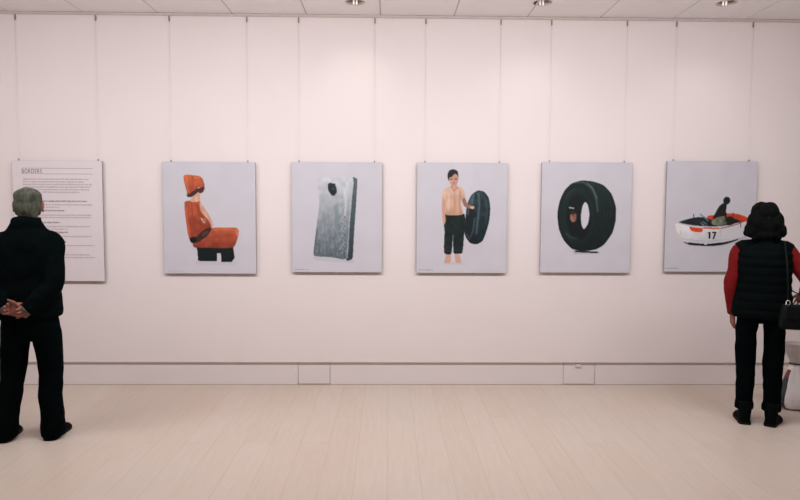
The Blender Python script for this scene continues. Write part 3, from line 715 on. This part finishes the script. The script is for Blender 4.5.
for s, sh, e, w in ((1, RS, RE, RW), (-1, LS, LE, LW)):
    W = Vector(w); E_ = Vector(e)
    tube(bm, [(s*.1, 0, 1.29), sh, tuple((Vector(sh)+E_)/2), e, tuple(E_*.5+W*.5), tuple(W+(E_-W)*.0)], [.055, .06, .055, .05, .044, .036], 18, smooth=2)
fuse('red_top', bm, .0065, 3, M_red, pw, .008, (8, 8, 11), 9.)
bm = bmesh.new(); zs = np.linspace(.79, 1.325, 76); pts, rad = [], []
prof = [(.785, .192, .14), (.83, .2, .146), (.9, .197, .144), (1.0, .184, .138), (1.1, .182, .142), (1.19, .184, .14), (1.26, .182, .122), (1.3, .145, .105), (1.325, .1, .085)]
pz, pa, pb = zip(*prof)
for z in zs:
    q = .008*abs(math.sin((z-.79)/.062*PI))**.6
    pts.append((0, -.005, z)); rad.append((float(np.interp(z, pz, pa)+q-.004), float(np.interp(z, pz, pb)+q-.004)))
tube(bm, pts, rad, 36, power=2.35)
tube(bm, [(0, -.012, 1.29), (0, -.012, 1.33), (0, -.01, 1.375)], [(.095, .085), (.082, .078), (.078, .074)], 24)
for s in (-1, 1): tube(bm, [(s*.06, -.005, 1.31), (s*.125, -.005, 1.292), (s*.158, -.004, 1.272)], [.055, .066, .066], 16)
fuse('quilted_vest', bm, .0055, 2, M_vest, pw, .004, (9, 9, 9), 4.)
bm = bmesh.new()
tube(bm, [(0, 0, .92), (0, -.004, .86), (0, -.008, .81), (0, -.004, .765)], [(.152, .112), (.165, .122), (.168, .124), (.15, .1)], 28, smooth=1)
for s in (-1, 1):
    tube(bm, [(s*.082, -.004, .8), (s*.093, -.002, .69), (s*.094, .003, .56), (s*.09, .006, .45), (s*.09, -.008, .32), (s*.09, -.016, .18), (s*.09, -.016, .12)], [(.074, .1), (.071, .093), (.07, .08), (.068, .072), (.063, .07), (.058, .066), (.062, .068)], 20, smooth=1)
    tube(bm, [(s*.09, -.016, .165), (s*.09, -.017, .14), (s*.09, -.017, .105)], [(.06, .068), (.064, .071), (.061, .069)], 20)
fuse('jeans', bm, .006, 3, M_jean, pw, .008, (9, 9, 12), 7.)
shoe(pw, (-.09, -.03, 0), math.radians(1), .25, .07, .1, M_shoe, 1.05, .17)
shoe(pw, (.09, -.03, 0), math.radians(-22), .25, .07, .1, M_shoe, 1.05, .17)

# handbag on the right shoulder
PW = Matrix.Translation(pw.location) @ Matrix.Rotation(math.radians(-20), 4, 'Z')
hb = thing('handbag', 'black leather shoulder bag hanging at the hip of the person in the vest', 'bag', PW @ Vector((.265, -.205, .75)), math.radians(-14))
bm = bmesh.new()
tube(bm, [(0, 0, 0), (0, 0, .012), (0, 0, .08), (0, 0, .15), (0, 0, .168)], [(.18, .045), (.196, .052), (.192, .05), (.182, .036), (.176, .026)], 32, power=5)
obj('bag_body', bm, M_bag, hb, True)
bm = bmesh.new(); box(bm, -.17, .17, -.058, -.050, .075, .165); obj('flap', bm, M_bag, hb, bevel=.003)
for s, tp_ in ((-1, (-.125, .14, .575)), (1, (-.09, .20, .577))):
    bm = bmesh.new(); bmesh.ops.create_circle
    for k in range(16):
        a = 2*PI*k/16; a2 = 2*PI*(k+1)/16; cx = s*.15
        tube(bm, [(cx+.014*math.cos(a), -.012, .182+.016*math.sin(a)), (cx+.014*math.cos(a2), -.012, .182+.016*math.sin(a2))], [.0032, .0032], 8)
    obj('ring', bm, M_chrome, hb, True)
bm = bmesh.new()
tube(bm, [(-.15, -.012, .192), (-.152, -.005, .3), (-.152, .03, .45), (-.148, .085, .545), (-.135, .16, .6), (-.132, .25, .575), (-.125, .325, .5), (-.11, .335, .38), (-.06, .25, .25), (.06, .06, .2), (.15, -.012, .192)], [(.0065, .003)]*11, 10, smooth=2)
obj('strap', bm, M_bag, hb, True)

# tied plastic bag standing on the floor
bp = on_z(801.5, 412, 0)
pb_ = thing('plastic_bag', 'white plastic bag with gathered neck standing on the floor by the right edge', 'bag', (bp.x, bp.y+.09, 0), 0)
def bag_surface(name, prof, m, parent, amp, seed, seg=56, arc=None, off=0.):
    bm = bmesh.new(); rings = []; n = len(prof)
    zz = np.linspace(prof[0][1], prof[-1][1], 40); rs = np.interp(zz, [p[1] for p in prof], [p[0] for p in prof])
    a0, a1 = arc if arc else (0, 2*PI); cnt = seg+1 if arc else seg
    for z, r in zip(zz, rs):
        ring = []
        for k in range(cnt):
            a = a0+(a1-a0)*k/seg
            d = noise.noise(Vector((math.cos(a)*2.2+seed, math.sin(a)*2.2, z*9)))*amp + .4*amp*math.cos(a*11+z*5)*(.06/(.06+r))
            rr_ = max(.004, r+d*min(1, r/.06)+off); ring.append(bm.verts.new((rr_*math.cos(a), rr_*.8*math.sin(a), z)))
        rings.append(ring)
    for a, b in zip(rings, rings[1:]):
        for k in range(cnt-1 if arc else cnt): bm.faces.new((a[k], a[(k+1) % cnt], b[(k+1) % cnt], b[k]))
    if not arc: bm.faces.new(rings[0][::-1])
    return obj(name, bm, m, parent, True)
body_prof = [(.07, .002), (.108, .018), (.128, .055), (.133, .10), (.126, .15), (.11, .2), (.086, .255), (.06, .315), (.045, .365)]
bd = bag_surface('bag_body', body_prof, M_poly, pb_, .012, 1.)
bag_surface('flared_top', [(.045, .362), (.048, .375), (.068, .42), (.09, .47), (.108, .525)], M_polyg, pb_, .012, 1.)
bag_surface('printed_stripe', body_prof[1:-1], M_polyd, bd, .012, 1., 16, (PI*.92, PI*1.17), .0015)
bag_surface('printed_patch', body_prof[6:-1], M_polyr, bd, .012, 1., 12, (PI*1.03, PI*1.15), .003)
bm = bmesh.new(); tube(bm, [(0.05*math.cos(2*PI*k/24), .04*math.sin(2*PI*k/24), .363) for k in range(25)], [.006]*25, 8); obj('neck_tie', bm, M_polyd, pb_, True)

# ------------------------------------------------------------------ light
def area(name, loc, sx_, sy_, power, rot=(0, 0, 0), col=(.97, .97, .99)):
    l = bpy.data.lights.new(name, 'AREA'); l.shape = 'RECTANGLE'; l.size = sx_; l.size_y = sy_; l.energy = power; l.color = col
    o = bpy.data.objects.new(name, l); COL.objects.link(o); o.location = loc; o.rotation_euler = rot
for x, p in ((-3.2, 42), (-1.05, 56), (1.05, 54), (3.0, 34)):
    area('added_area_light', (x, -2.15, 2.9), 1.5, .22, p, (math.radians(32), 0, 0))  # added unseen lights without fixtures, lowered and tilted to brighten the wall
for x in (-3, 0, 3):
    area('added_area_light', (x, -5.2, ZC-.03), 1.2, .6, 2)  # weak unseen fill added behind the viewer's side of the room
for p in DL:
    l = bpy.data.lights.new('downlight', 'SPOT'); l.energy = 7; l.spot_size = math.radians(120); l.spot_blend = 1; l.shadow_soft_size = .05; l.color = (1, .95, .9)
    o = bpy.data.objects.new('downlight', l); COL.objects.link(o); o.location = (p.x, p.y, ZC-.03)
w = bpy.data.worlds.new('world'); S.world = w; w.use_nodes = True
w.node_tree.nodes['Background'].inputs[0].default_value = (.9, .86, .85, 1); w.node_tree.nodes['Background'].inputs[1].default_value = .05

S.view_settings.view_transform = 'Standard'; S.view_settings.look = 'None'
S.view_settings.exposure = -0.5; S.view_settings.gamma = 1; S.view_settings.use_curve_mapping = False
try:
    S.cycles.max_bounces = 10; S.cycles.diffuse_bounces = 6; S.cycles.use_denoising = True
except Exception: pass
